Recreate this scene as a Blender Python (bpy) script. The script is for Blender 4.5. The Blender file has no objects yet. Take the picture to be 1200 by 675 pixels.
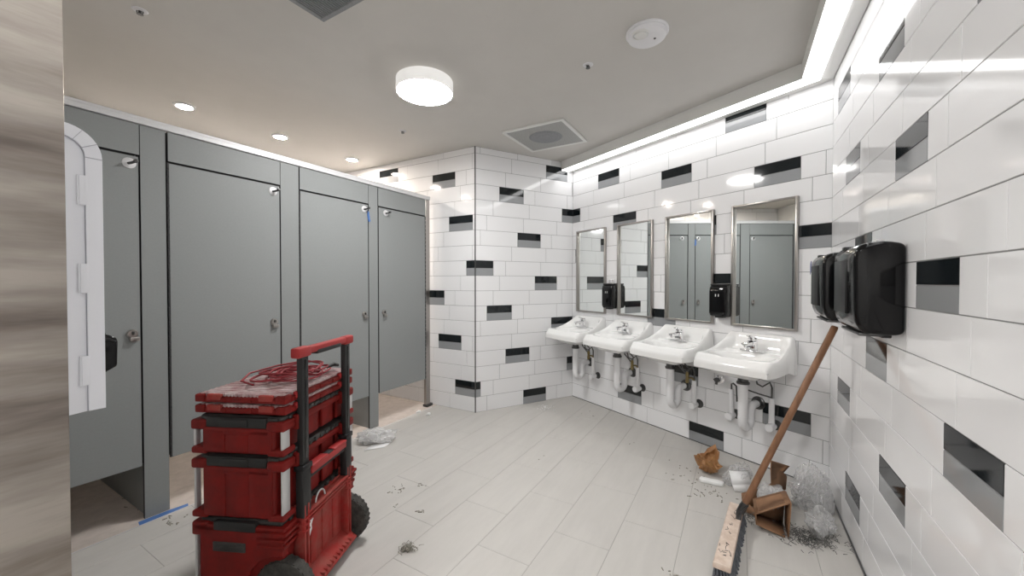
import bpy, bmesh, math, random
from math import sin, cos, pi, radians, sqrt, atan2
from mathutils import Vector, Matrix, noise
random.seed(7)
SC = bpy.context.scene
COL = SC.collection

# ------------------------------------------------------------------ layout
CAM_H = 1.3264
CEIL = 2.70
A = Vector((2.0188, 2.4551)); B = Vector((0.7054, 4.5201)); C = Vector((-0.3737, 3.9363))
TH = radians(30.28)
DR = Vector((sin(TH), cos(TH)))            # along right wall / stall fronts, away from the door
NR = Vector((-DR.y, DR.x))                 # across the room, from right wall to the stalls
AB = (B - A).normalized(); LAB = (B - A).length
BC = (C - B).normalized(); LBC = (C - B).length
DD = Vector((-sin(radians(60.81)), cos(radians(60.81))))
S0 = Vector((-0.890, 4.156))               # far end of the stall fronts

def frame(P, xd):
    """location and z rotation of a local frame: x = right when facing, y = away, z = up"""
    return (P.x, P.y), atan2(xd.y, xd.x)

F_SINK = frame(A, -AB)     # x = -u
F_RIGHT = frame(A, -DR)    # x = v
F_STALL = frame(S0, DR)    # x = -v
F_D = frame(C, -DD)        # x = -w
F_BC = frame(C, -BC)       # x = w

def fpos(F, x, y, z=0.0):
    (px, py), a = F
    return Vector((px + x*cos(a) - y*sin(a), py + x*sin(a) + y*cos(a), z))

# ------------------------------------------------------------------ materials
def nt(name):
    m = bpy.data.materials.new(name); m.use_nodes = True
    t = m.node_tree
    return m, t, t.nodes['Principled BSDF']

def mat(name, col, rough=0.5, metal=0.0, var=0.0, vscale=8.0, bump=0.0, bscale=60.0, spec=0.5,
        col2=None, coat=0.0, stretch=None, emit=None, es=0.0, alpha=1.0, rvar=0.0):
    m, t, p = nt(name)
    p.inputs['Base Color'].default_value = (*col, 1)
    p.inputs['Roughness'].default_value = rough
    p.inputs['Metallic'].default_value = metal
    p.inputs['Specular IOR Level'].default_value = spec
    p.inputs['Coat Weight'].default_value = coat
    if emit:
        p.inputs['Emission Color'].default_value = (*emit, 1)
        p.inputs['Emission Strength'].default_value = es
    if var or bump or col2 or rvar:
        tc = t.nodes.new('ShaderNodeTexCoord')
        mp = t.nodes.new('ShaderNodeMapping')
        if stretch: mp.inputs['Scale'].default_value = stretch
        t.links.new(tc.outputs['Object'], mp.inputs['Vector'])
    if var or col2 or rvar:
        n = t.nodes.new('ShaderNodeTexNoise'); n.inputs['Scale'].default_value = vscale
        n.inputs['Detail'].default_value = 6; n.inputs['Roughness'].default_value = 0.65
        t.links.new(mp.outputs['Vector'], n.inputs['Vector'])
        if var or col2:
            r = t.nodes.new('ShaderNodeValToRGB')
            c2 = col2 if col2 else tuple(max(0, c*(1-var)) for c in col)
            r.color_ramp.elements[0].color = (*c2, 1); r.color_ramp.elements[0].position = 0.35
            r.color_ramp.elements[1].color = (*col, 1); r.color_ramp.elements[1].position = 0.62
            t.links.new(n.outputs['Fac'], r.inputs['Fac'])
            t.links.new(r.outputs['Color'], p.inputs['Base Color'])
        if rvar:
            mr = t.nodes.new('ShaderNodeMapRange')
            mr.inputs['To Min'].default_value = max(0, rough-rvar); mr.inputs['To Max'].default_value = rough+rvar
            t.links.new(n.outputs['Fac'], mr.inputs['Value'])
            t.links.new(mr.outputs['Result'], p.inputs['Roughness'])
    if bump:
        n2 = t.nodes.new('ShaderNodeTexNoise'); n2.inputs['Scale'].default_value = bscale
        n2.inputs['Detail'].default_value = 4
        t.links.new(mp.outputs['Vector'], n2.inputs['Vector'])
        b = t.nodes.new('ShaderNodeBump'); b.inputs['Strength'].default_value = bump
        b.inputs['Distance'].default_value = 0.01
        t.links.new(n2.outputs['Fac'], b.inputs['Height'])
        t.links.new(b.outputs['Normal'], p.inputs['Normal'])
    return m

def emis(name, col, s):
    m = bpy.data.materials.new(name); m.use_nodes = True; t = m.node_tree
    t.nodes.remove(t.nodes['Principled BSDF'])
    e = t.nodes.new('ShaderNodeEmission'); e.inputs['Color'].default_value = (*col, 1); e.inputs['Strength'].default_value = s
    t.links.new(e.outputs['Emission'], t.nodes['Material Output'].inputs['Surface'])
    return m

def plastic_film(name, clear=0.6, tint=(0.9, 0.9, 0.9)):
    m = bpy.data.materials.new(name); m.use_nodes = True; t = m.node_tree
    t.nodes.remove(t.nodes['Principled BSDF'])
    tr = t.nodes.new('ShaderNodeBsdfTransparent'); tr.inputs['Color'].default_value = (1, 1, 1, 1)
    gl = t.nodes.new('ShaderNodeBsdfGlossy'); gl.inputs['Roughness'].default_value = 0.10
    df = t.nodes.new('ShaderNodeBsdfDiffuse'); df.inputs['Color'].default_value = (*tint, 1)
    tl = t.nodes.new('ShaderNodeBsdfTranslucent'); tl.inputs['Color'].default_value = (*tint, 1)
    lw = t.nodes.new('ShaderNodeLayerWeight'); lw.inputs['Blend'].default_value = 0.30
    m0 = t.nodes.new('ShaderNodeMixShader'); m0.inputs['Fac'].default_value = 0.5
    t.links.new(df.outputs[0], m0.inputs[1]); t.links.new(tl.outputs[0], m0.inputs[2])
    m1 = t.nodes.new('ShaderNodeMixShader'); m1.inputs['Fac'].default_value = 0.28
    t.links.new(m0.outputs[0], m1.inputs[1]); t.links.new(gl.outputs[0], m1.inputs[2])
    mr = t.nodes.new('ShaderNodeMapRange')
    mr.inputs['To Min'].default_value = 1-clear; mr.inputs['To Max'].default_value = min(1, 1-clear+0.60)
    t.links.new(lw.outputs['Facing'], mr.inputs['Value'])
    m2 = t.nodes.new('ShaderNodeMixShader')
    t.links.new(mr.outputs[0], m2.inputs['Fac'])
    t.links.new(tr.outputs[0], m2.inputs[1]); t.links.new(m1.outputs[0], m2.inputs[2])
    t.links.new(m2.outputs[0], t.nodes['Material Output'].inputs['Surface'])
    return m

M = {}
M['tile_white'] = mat('glazed_white_tile', (0.83, 0.83, 0.84), 0.07, bump=0.012, bscale=9.0)
M['tile_black'] = mat('glazed_black_tile', (0.006, 0.009, 0.011), 0.06, bump=0.012, bscale=9.0)
M['tile_grey'] = mat('glazed_grey_tile', (0.30, 0.31, 0.32), 0.07, bump=0.012, bscale=9.0)
M['grout'] = mat('tile_grout', (0.22, 0.22, 0.22), 0.9)
M['plaster'] = mat('painted_plaster', (0.72, 0.71, 0.69), 0.8, var=0.05)
M['ceiling'] = mat('ceiling_paint', (0.62, 0.60, 0.57), 0.9, var=0.03, vscale=3)
M['floor'] = mat('floor_porcelain', (0.56, 0.54, 0.512), 0.6, col2=(0.525, 0.506, 0.48), vscale=2.2, stretch=(1.0, 5.0, 1.0), spec=0.25, bump=0.03, bscale=25)
M['floor_stall'] = mat('floor_mosaic', (0.60, 0.535, 0.49), 0.7, var=0.15, vscale=14, spec=0.2)
M['floor_grout'] = mat('floor_grout', (0.37, 0.36, 0.34), 0.95)
M['partition'] = mat('grey_laminate', (0.265, 0.278, 0.278), 0.48, var=0.04, vscale=90, spec=0.35)
M['dark_edge'] = mat('dark_edge', (0.035, 0.035, 0.037), 0.6)
M['alu'] = mat('satin_aluminium', (0.66, 0.66, 0.67), 0.45, 0.2)
M['steel'] = mat('brushed_stainless', (0.47, 0.43, 0.385), 0.33, 1.0, col2=(0.19, 0.160, 0.142), vscale=1.7, stretch=(.6, .6, 4.5), rvar=0.12)  # dark brown streaks in the colour stand in for blurred reflections
M['frame_steel'] = mat('mirror_frame_steel', (0.40, 0.38, 0.36), 0.3, 1.0)
M['chrome'] = mat('chrome', (0.82, 0.82, 0.83), 0.08, 1.0)
M['dark_chrome'] = mat('dark_metal', (0.10, 0.10, 0.10), 0.3, 0.8)
M['brass'] = mat('brass', (0.27, 0.21, 0.10), 0.4, 0.9)
M['mirror'] = mat('mirror_glass', (0.86, 0.89, 0.88), 0.005, 1.0)
M['ceramic'] = mat('white_vitreous_china', (0.86, 0.86, 0.85), 0.12, coat=0.3)
M['pvc'] = mat('white_pipe_insulation', (0.78, 0.78, 0.79), 0.45)
M['black_gloss'] = mat('black_gloss_plastic', (0.003, 0.003, 0.0035), 0.10, spec=0.30)
M['black_mid'] = mat('smoked_plastic', (0.016, 0.016, 0.017), 0.34, spec=.22)
M['black_matt'] = mat('black_matt_plastic', (0.014, 0.014, 0.014), 0.55)
M['clear'] = plastic_film('clear_film', 0.74, (1, 1, 1))
M['film'] = plastic_film('thin_clear_film', 0.82, (1, 1, 1))
M['film_white'] = plastic_film('milky_film', 0.62, (1, 1, 1))
M['white_plastic'] = mat('white_plastic', (0.78, 0.78, 0.80), 0.4)
M['lilac_white'] = mat('white_polyethylene', (0.84, 0.85, 0.90), 0.4)
M['seam'] = mat('seam_line', (0.42, 0.42, 0.48), 0.6)
M['vent_white'] = mat('white_enamel_vent', (0.74, 0.74, 0.72), 0.45)
M['vent_grey'] = mat('perforated_plate', (0.42, 0.42, 0.41), 0.6, var=0.25, vscale=120)
M['hatch'] = mat('grey_grille', (0.27, 0.28, 0.29), 0.6, var=0.15, vscale=60)
M['red'] = mat('dusty_red_plastic', (0.21, 0.011, 0.009), 0.5, col2=(0.14, 0.010, 0.008), vscale=11, bump=0.02, bscale=150, spec=.22)
M['red_dust'] = mat('dust_caked_red_plastic', (0.34, 0.030, 0.026), 0.65, col2=(0.31, 0.075, 0.06), vscale=16, spec=.25)
M['red_bright'] = mat('bright_red_grip', (0.36, 0.022, 0.022), 0.5)
M['lid_black'] = mat('dusty_black_lid', (0.016, 0.016, 0.016), 0.5, col2=(0.05, 0.047, 0.043), vscale=14)
M['lid_clear'] = mat('dusty_clear_lid', (0.58, 0.48, 0.48), 0.3, col2=(0.34, 0.17, 0.17), vscale=18)
M['bar'] = mat('pale_metal_bar', (0.62, 0.62, 0.62), 0.4, 0.3)
M['tyre'] = mat('rubber_tyre', (0.03, 0.029, 0.026), 0.8, col2=(0.075, 0.07, 0.062), vscale=30, bump=0.2, bscale=60)
M['cord_red'] = mat('red_cord', (0.24, 0.018, 0.025), 0.45)
M['wood'] = mat('stained_wood_handle', (0.26, 0.125, 0.060), 0.5, col2=(0.17, 0.078, 0.036), vscale=7, stretch=(6, 6, 0.8))
M['wood_pale'] = mat('worn_wood_block', (0.74, 0.62, 0.53), 0.75, col2=(0.60, 0.46, 0.37), vscale=20)
M['bristle'] = mat('grey_bristles', (0.15, 0.16, 0.18), 0.7, col2=(0.07, 0.075, 0.085), vscale=60)
M['card'] = mat('brown_cardboard', (0.30, 0.16, 0.085), 0.8, var=0.2, vscale=14)
M['kraft'] = mat('brown_kraft_paper', (0.44, 0.23, 0.09), 0.55, col2=(0.28, 0.125, 0.045), vscale=14)
M['paper'] = mat('white_paper', (0.85, 0.85, 0.85), 0.7)
M['foam'] = mat('white_foam', (0.85, 0.85, 0.84), 0.8)
M['tape'] = mat('blue_masking_tape', (0.07, 0.17, 0.43), 0.6)
M['peel'] = mat('blue_protective_film', (0.10, 0.11, 0.30), 0.3)
M['debris'] = mat('grey_shavings', (0.20, 0.20, 0.19), 0.45, 0.5, var=0.5, vscale=40)
M['crumb'] = mat('dark_crumbs', (0.13, 0.12, 0.10), 0.8, col2=(0.5, 0.47, 0.4), vscale=200)
M['lamp_cool'] = emis('lit_led_diffuser', (1.0, 0.995, 0.985), 1.7)
M['lamp_disc'] = emis('lit_round_diffuser', (1.0, 0.99, 0.975), 23.0)
M['lamp_drum'] = mat('glowing_drum', (0.8, 0.8, 0.79), 0.5, emit=(1, .98, .95), es=.10)
M['lamp_fill'] = emis('lit_fill_lamp', (1.0, 0.99, 0.98), 46.0)  # emission of the added fill lamp behind the camera
M['lamp_warm'] = emis('lit_downlight', (1.0, 0.88, 0.77), 160.0)

# ------------------------------------------------------------------ mesh helpers
def new(): return bmesh.new()

def merge(bm, tmp, mi=0, smooth=True, mtx=None):
    if mtx is not None: bmesh.ops.transform(tmp, matrix=mtx, verts=tmp.verts)
    mp = {v: bm.verts.new(v.co) for v in tmp.verts}
    for f in tmp.faces:
        try: nf = bm.faces.new([mp[v] for v in f.verts])
        except ValueError: continue
        nf.material_index = mi; nf.smooth = smooth
    tmp.free()

def box(bm, x0, x1, y0, y1, z0, z1, bev=0.0, seg=2, mi=0, mtx=None):
    t = bmesh.new()
    bmesh.ops.create_cube(t, size=1.0)
    for v in t.verts:
        v.co = Vector((x0 if v.co.x < 0 else x1, y0 if v.co.y < 0 else y1, z0 if v.co.z < 0 else z1))
    if bev > 0:
        bev = min(bev, 0.49*min(abs(x1-x0), abs(y1-y0), abs(z1-z0)))
        bmesh.ops.bevel(t, geom=list(t.edges), offset=bev, segments=seg, affect='EDGES', profile=0.5)
    merge(bm, t, mi, True, mtx)

def rot_about(p, axis, ang):
    return Matrix.Translation(p) @ Matrix.Rotation(ang, 4, axis) @ Matrix.Translation(-Vector(p))

def tube(bm, pts, r, seg=12, mi=0, caps=True, closed=False, rs=None):
    pts = [Vector(p) for p in pts]; n = len(pts)
    rings = []; prev = None
    for i, p in enumerate(pts):
        if closed: d = pts[(i+1) % n] - pts[i-1]
        elif i == 0: d = pts[1]-p
        elif i == n-1: d = p-pts[i-1]
        else: d = (pts[i+1]-p).normalized() + (p-pts[i-1]).normalized()
        if d.length < 1e-9: d = Vector((0, 0, 1))
        d.normalize()
        if prev is None:
            a = Vector((0, 0, 1)) if abs(d.z) < 0.9 else Vector((1, 0, 0))
            u = d.cross(a).normalized()
        else:
            u = (prev - d*prev.dot(d))
            if u.length < 1e-6: u = d.orthogonal()
            u.normalize()
        prev = u; w = d.cross(u)
        rr = rs[i] if rs else r
        rings.append([bm.verts.new(p + (u*cos(2*pi*k/seg) + w*sin(2*pi*k/seg))*rr) for k in range(seg)])
    m = n if closed else n-1
    for i in range(m):
        a, b = rings[i], rings[(i+1) % n]
        for k in range(seg):
            f = bm.faces.new((a[k], a[(k+1) % seg], b[(k+1) % seg], b[k])); f.smooth = True; f.material_index = mi
    if caps and not closed:
        f = bm.faces.new(rings[0][::-1]); f.material_index = mi
        f = bm.faces.new(rings[-1]); f.material_index = mi

def lathe(bm, prof, o=(0, 0, 0), axis='Z', seg=32, mi=0, mtx=None, ring=False):
    """prof: list of (r, h), closed at both ends by discs; ring=True joins the last point to the first instead"""
    t = bmesh.new(); rings = []
    if ring: prof = list(prof)+[prof[0]]
    for r, h in prof:
        if r < 1e-6: rings.append([t.verts.new((0, 0, h))])
        else: rings.append([t.verts.new((r*cos(2*pi*k/seg), r*sin(2*pi*k/seg), h)) for k in range(seg)])
    for a, b in zip(rings, rings[1:]):
        for k in range(seg):
            k2 = (k+1) % seg
            if len(a) == 1 and len(b) == 1: continue
            if len(a) == 1: t.faces.new((a[0], b[k], b[k2]))
            elif len(b) == 1: t.faces.new((a[k], a[k2], b[0]))
            else: t.faces.new((a[k], a[k2], b[k2], b[k]))
    if ring: bmesh.ops.remove_doubles(t, verts=t.verts, dist=1e-6)
    else:
        if len(rings[0]) > 1: t.faces.new(rings[0][::-1])
        if len(rings[-1]) > 1: t.faces.new(rings[-1])
    R = Matrix.Identity(4)
    if axis == 'X': R = Matrix.Rotation(pi/2, 4, 'Y')
    if axis == 'Y': R = Matrix.Rotation(-pi/2, 4, 'X')      # h along +Y
    if axis == '-Y': R = Matrix.Rotation(pi/2, 4, 'X')      # h along -Y
    if axis == '-Z': R = Matrix.Rotation(pi, 4, 'X')
    mm = Matrix.Translation(o) @ R
    if mtx is not None: mm = mtx @ mm
    merge(bm, t, mi, True, mm)

def prism(bm, pts, plane, t0, t1, mi=0, bev=0.0, seg=2):
    """extrude 2D outline. plane 'XZ' extrudes along y, 'XY' along z, 'YZ' along x"""
    t = bmesh.new()
    def P(a, b, c):
        return {'XZ': (a, c, b), 'XY': (a, b, c), 'YZ': (c, a, b)}[plane]
    lo = [t.verts.new(P(a, b, t0)) for a, b in pts]; hi = [t.verts.new(P(a, b, t1)) for a, b in pts]
    n = len(pts)
    t.faces.new(lo); t.faces.new(hi[::-1])
    for i in range(n): t.faces.new((lo[i], hi[i], hi[(i+1) % n], lo[(i+1) % n]))
    bmesh.ops.recalc_face_normals(t, faces=t.faces)
    if bev: bmesh.ops.bevel(t, geom=list(t.edges), offset=bev, segments=seg, affect='EDGES', profile=0.5)
    merge(bm, t, mi, True)

def obj(name, bm, mats, parent=None, F=None, at=None, z=0.0, ang=35, label=None, recalc=True):
    if recalc: bmesh.ops.recalc_face_normals(bm, faces=bm.faces)
    me = bpy.data.meshes.new(name); bm.to_mesh(me); bm.free()
    for m in (mats if isinstance(mats, (list, tuple)) else [mats]): me.materials.append(M[m])
    try: me.set_sharp_from_angle(angle=radians(ang))
    except Exception: pass
    o = bpy.data.objects.new(name, me); COL.objects.link(o)
    if parent: o.parent = parent
    if F is not None:
        o.location = (F[0][0], F[0][1], z); o.rotation_euler = (0, 0, F[1])
    if at is not None: o.location = at
    if label: o['label'] = label
    return o

def tag(o, label, cat, group=None):
    o['label'] = label; o['category'] = cat
    if group: o['group'] = group
    return o

def thing(name, label, cat, loc, rz=0.0, group=None):
    o = bpy.data.objects.new(name, None); COL.objects.link(o)
    o.empty_display_size = 0.1
    o.location = loc; o.rotation_euler = (0, 0, rz)
    return tag(o, label, cat, group)

def struct(o):
    o['kind'] = 'structure'; return o

def dup(root, loc, rz, label, group=None):
    r = root.copy(); COL.objects.link(r); r.location = loc; r.rotation_euler = (0, 0, rz); r['label'] = label
    if group: r['group'] = group
    for ch in list(root.children):
        c = ch.copy(); COL.objects.link(c); c.parent = r
        for g in list(ch.children):
            d = g.copy(); COL.objects.link(d); d.parent = c
    return r

# ------------------------------------------------------------------ the setting
ROW = 0.155
def tile_wall(name, F, x0, x1, base, step_r, L, accents, acw=0.292, thick=0.10, back_x=None, skip=None):
    """tiled wall in a frame whose x runs left to right; joints at base(r) + k*L"""
    bm = new(); g = 0.0026; d = 0.0025; c = 0.0012
    def tile(a, b, z0, z1, mi):
        a2 = max(a, x0); b2 = min(b, x1)
        if b2 - a2 < 0.006: return
        a2 += g/2 if a2 > x0 else 0; b2 -= g/2 if b2 < x1 else 0
        z0 += g/2; z1 -= g/2
        o = [bm.verts.new((x, d, z)) for x, z in ((a2, z0), (b2, z0), (b2, z1), (a2, z1))]
        i = [bm.verts.new((x, 0.0, z)) for x, z in ((a2+c, z0+c), (b2-c, z0+c), (b2-c, z1-c), (a2+c, z1-c))]
        f = bm.faces.new(i); f.material_index = mi
        for k in range(4):
            f = bm.faces.new((o[k], o[(k+1) % 4], i[(k+1) % 4], i[k])); f.material_index = mi
    for r in range(18):
        z0 = r*ROW; z1 = min((r+1)*ROW, CEIL)
        b = base(r)
        k0 = math.floor((x0-b)/L) - 1; k1 = math.ceil((x1-b)/L) + 1
        acc = [s for (rr, s) in accents if rr == r]
        for k in range(k0, k1+1):
            s = b + k*L
            hit = [q for q in acc if abs(q-s) < L*0.25]
            if hit:
                s2 = s + acw
                zm = (z0+z1)/2
                tile(s, s2, zm, z1, 1); tile(s, s2, z0, zm, 2); tile(s2, s+L, z0, z1, 0)
            else: tile(s, s+L, z0, z1, 0)
    bmesh.ops.recalc_face_normals(bm, faces=bm.faces)
    for f in bm.faces:
        if f.normal.y > 0.01: f.normal_flip()
    # body of the wall with the grout face
    box(bm, x0, x1, d, thick, 0, CEIL, mi=3)
    return struct(obj(name, bm, ['tile_white', 'tile_black', 'tile_grey', 'grout'], F=F, recalc=False, ang=20))

# sink wall (x = -u)
tile_wall('wall_back', F_SINK, -LAB, 0.0, lambda r: -(0.465+(13-r)*0.0717), 0, 0.43,
          [(r, -u) for r, u in [(16, .671), (15, 2.034), (14, 1.255), (13, .465), (13, 2.607), (12, 1.835), (11, 1.057), (10, .256), (10, 2.406),
                                (8, .83), (6, 1.405), (3, 1.182), (2, .397), (1, 1.76), (0, .953)]])
# return wall from the corner C to B (x = w)
tile_wall('wall_return', F_BC, 0.0, LBC, lambda r: .058-.0727*(5-r), 0, 0.436,
          [(16, .855), (14, .262), (13, 1.067), (11, .49), (9, -.113), (8, .691), (6, .126), (5, .936), (3, .343), (2, 1.136), (1, -.25), (0, .573)])
# wall that runs on behind the stalls (x = -w)
LD = 2.10
tile_wall('wall_stall_end', F_D, -LD, 0.0, lambda r: -(.33-.0737*r), 0, 0.443,
          [(r, -w) for r, w in [(16, 1.383), (15, .562), (12, .346), (9, .125), (7, .71), (4, .484), (1, .265), (2, 1.5), (5, 1.7), (10, 1.35), (13, 1.6)]], acw=.303)
# right wall (x = v)
VR = 5.3
tile_wall('wall_right', F_RIGHT, 0.0, VR, lambda r: .21+(r-4)*.0717, 0, 0.43,
          [(15, .158), (14, .923), (13, 1.70), (12, .335), (11, 1.142), (9, .544), (8, 1.338), (6, .78), (5, 1.569), (4, .21), (3, .998), (1, .414),
           (16, 2.05), (10, 2.3), (7, 2.1), (2, 2.2), (14, 2.6), (6, 2.9)])
# metal corner bead on the outer corner
bm = new()
box(bm, -0.004, 0.006, -0.004, 0.006, 0, CEIL, 0.001)
struct(obj('trim_1', bm, 'dark_chrome', F=F_BC))
# black gap and edge strip along the foot of the right wall and the corner bead in the far right corner
bm = new(); box(bm, 0.02, VR, -0.007, 0.0, 0.0, 0.010, 0.001)
struct(obj('baseboard_right', bm, 'dark_chrome', F=F_RIGHT))
bm = new(); box(bm, -LAB, 0, -0.004, 0.0, 0.0, 0.006, 0.001)
struct(obj('baseboard_back', bm, 'dark_edge', F=F_SINK))

# wall behind the toilets (n = 1.50) and the near wall with the steel faced end
N_BACK = 1.50
T0 = -1.934                                   # n of the free end of the near wall
V_NEAR_IN, V_NEAR_OUT = 2.967, 3.21
tile_wall('wall_left', frame(S0 + NR*N_BACK - DR*V_NEAR_IN, DR), 0.0, V_NEAR_IN+0.3, lambda r: .1+(r)*.072, 0, 0.43,
          [(16, .5), (16, 1.9), (15, 1.2), (14, 2.5), (13, .3)])
bm = new(); box(bm, -V_NEAR_OUT, -V_NEAR_IN, T0, N_BACK+.1, 0, CEIL, 0.003)
struct(obj('wall_near', bm, 'plaster', F=F_STALL))
# stainless cladding on the outer face and the end of the near wall, folded from one sheet
bm = new()
pts = [(-V_NEAR_OUT-.004, 0.6), (-V_NEAR_OUT-.004, T0-.004), (-V_NEAR_IN+.004, T0-.004), (-V_NEAR_IN+.004, T0+.03), (-V_NEAR_IN, T0+.03), (-V_NEAR_IN, T0), (-V_NEAR_OUT, T0), (-V_NEAR_OUT, 0.6)]
prism(bm, pts, 'XY', 0.0, CEIL, bev=0.0012, seg=2)
struct(obj('trim_2', bm, 'steel', F=F_STALL))
# the passage the photograph is taken from
bm = new(); box(bm, -VR-.1, -VR, -3.6, N_BACK+.1, 0, CEIL)
struct(obj('wall_passage_end', bm, 'plaster', F=F_STALL))
bm = new(); box(bm, -VR, -V_NEAR_OUT, N_BACK, N_BACK+.1, 0, CEIL)
struct(obj('wall_passage_side', bm, 'plaster', F=F_STALL))

# ceiling and floor
bm = new(); box(bm, -VR-.1, 3.2, -3.6, N_BACK+.2, CEIL, CEIL+.1)
struct(obj('ceiling', bm, 'ceiling', F=F_STALL))

bm = new()
N_EDGE = -0.06
def fq(bm, x0, x1, y0, y1, z, mi, d=0.0015):
    c = .0012
    o = [bm.verts.new((x, y, z-d)) for x, y in ((x0, y0), (x1, y0), (x1, y1), (x0, y1))]
    i = [bm.verts.new((x, y, z)) for x, y in ((x0+c, y0+c), (x1-c, y0+c), (x1-c, y1-c), (x0+c, y1-c))]
    f = bm.faces.new(i); f.material_index = mi
    for k in range(4):
        f = bm.faces.new((o[k], o[(k+1) % 4], i[(k+1) % 4], i[k])); f.material_index = mi
PW, PL, GG = 0.294, 0.577, 0.0022
edges = [N_EDGE, -0.262]
while edges[-1] > -3.6: edges.append(edges[-1]-PW)
for j, (hi, lo) in enumerate(zip(edges, edges[1:])):
    # column between -1.142 and -1.436 has joints at v = .97
    off = 0.97 if j % 2 == 0 else 1.255
    k0 = math.floor((-3.4-off)/PL)
    v = off + k0*PL
    while v < VR:
        fq(bm, -(v+PL)+GG/2, -v-GG/2, lo+GG/2, hi-GG/2, 0.0, 0)
        v += PL
for a in range(-6, 12):
    for b in range(0, 6):
        fq(bm, -(a+1)*.45+.001, -a*.45-.001, N_EDGE+.006+b*.27, N_EDGE+.006+(b+1)*.27-.002, 0.0, 1)
bmesh.ops.recalc_face_normals(bm, faces=bm.faces)
for f in bm.faces:
    if f.normal.z < -0.01: f.normal_flip()
box(bm, -VR-.1, 3.2, -3.6, N_BACK+.2, -.1, -.0014, mi=2)
fl = struct(obj('floor', bm, ['floor', 'floor_stall', 'floor_grout'], F=F_STALL, recalc=False))
bm = new(); box(bm, -V_NEAR_IN, -.02, N_EDGE-.001, N_EDGE+.006, -.001, .002)
struct(obj('trim_3', bm, 'alu', F=F_STALL))

# ------------------------------------------------------------------ toilet stalls (x = -v, y = n)
T = 0.019
HEAD_Z0, HEAD_Z1, DOOR_Z0, DOOR_Z1 = 2.029, 2.198, 0.302, 2.018
def panel(bm, x0, x1, y0, y1, z0, z1):
    """laminate panel: grey faces, dark solid core showing on the edges"""
    c = .0012
    box(bm, x0, x1, y0+.0012, y1-.0012, z0, z1, mi=1)
    for ya, yb in ((y0, y0+.0016), (y1-.0016, y1)): box(bm, x0+c, x1-c, ya, yb, z0+c, z1-c, mi=0)
PANEL = ['partition', 'dark_edge']
def coat_hook(parent, x, z):
    bm = new()
    lathe(bm, [(0.029, 0), (0.029, .003), (0.025, .005), (0, .005)], (x, 0, z), '-Y', 28)
    for q in (-.018, .018): lathe(bm, [(.004, .004), (.004, .0062), (0, .0062)], (x, 0, z+q), '-Y', 10)
    tube(bm, [(x-.004, -.004, z-.003), (x+.006, -.026, z), (x+.014, -.040, z+.006)], .007, 10, mi=1)
    lathe(bm, [(0, -.010), (.009, -.007), (.011, 0), (.009, .007), (0, .010)], (x+.016, -.043, z+.008), '-Y', 14, mi=1)
    obj('coat_hook', bm, ['alu', 'dark_chrome'], parent)
def latch(parent, x, z):
    bm = new()
    lathe(bm, [(0.024, 0), (0.024, .008), (0.019, .014), (0, .014)], (x, 0, z), '-Y', 24)
    box(bm, x-.014, x+.026, -.024, -.002, z-.040, z-.018, .003)
    box(bm, x-.005, x+.005, -.022, -.008, z-.004, z+.014, .002, mi=1)
    obj('latch', bm, ['frame_steel', 'dark_chrome'], parent)
def hinge(parent, x):
    bm = new()
    z = DOOR_Z0+.004
    while z < DOOR_Z1-.01:
        box(bm, x-.005, x+.005, -.004, .006, z, z+.034, .002, 1); z += .042
    box(bm, x-.004, x+.004, .002, .012, DOOR_Z0, DOOR_Z1)
    obj('hinge', bm, 'dark_edge', parent)

def stall(label, va, vb, pil, hinge_far, hook_v, latch_v, wall_jamb=False):
    """door between v=va (near) and v=vb (far); pil=(v0,v1) the pilaster on the far side"""
    x_mid = -(va+vb)/2
    o = fpos(F_STALL, x_mid, 0)
    t = thing('toilet_stall', label, 'toilet stall', o, F_STALL[1])
    X = lambda v: -v - x_mid
    g = .006
    bm = new(); panel(bm, X(va)+g, X(vb)-g, 0, T, DOOR_Z0, DOOR_Z1)
    d = obj('door', bm, PANEL, t)
    coat_hook(d, X(hook_v), 1.975)
    latch(d, X(latch_v), 1.045)
    hinge(d, X(vb)-.001 if hinge_far else X(va)+.001)
    bm = new(); panel(bm, X(va)+.0015, X(vb)-.001, 0, T, HEAD_Z0, HEAD_Z1)
    obj('header_panel', bm, PANEL, t)
    bm = new(); box(bm, X(va)+.014, X(vb)-.014, T+.002, T+.006, DOOR_Z1-.016, HEAD_Z0+.016)  # dark strips added behind the gaps to block light from the stalls
    for q in (va, vb): box(bm, X(q)-.012, X(q)+.014, T+.002, T+.006, DOOR_Z0+.01, HEAD_Z1-.002)
    obj('gap_blocker', bm, 'dark_edge', t)
    bm = new()
    if wall_jamb:
        box(bm, X(pil[1])+.002, X(pil[0])+.010, -.004, T+.01, 0.0, HEAD_Z1, .002, 1)
        obj('wall_jamb', bm, 'frame_steel', t)
        bm = new(); box(bm, X(pil[1])-.004, X(pil[0])+.035, -.02, T+.02, 0.0, .028, .003)
        obj('foot_bracket', bm, 'dark_chrome', t)
    else:
        panel(bm, X(pil[1])+.001, X(pil[0])-.001, 0, T, 0.0, HEAD_Z1)
        obj('pilaster', bm, PANEL, t)
        bm = new(); box(bm, X(pil[1])+.016, X(pil[1])+.035, T+.007, 1.48, 0.001, 1.95, .0015, 1)
        obj('divider_panel', bm, 'partition', t)
    return t
stall('grey toilet stall nearest the steel clad wall, beside the black wall dispenser', 2.945, 2.316, (2.203, 2.316), False, 2.36, 2.357)
stall('grey toilet stall with widest visible door, directly behind the red tool box stack', 2.195, 1.554, (1.417, 1.554), False, 1.604, 1.607)
stall('grey toilet stall with a blue tape scrap under its coat hook', 1.412, .780, (.677, .780), False, .826, .831)
stall('grey toilet stall farthest back, against the white tiled wall', .674, .052, (0.0, .052), True, .585, .610, True)
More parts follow.
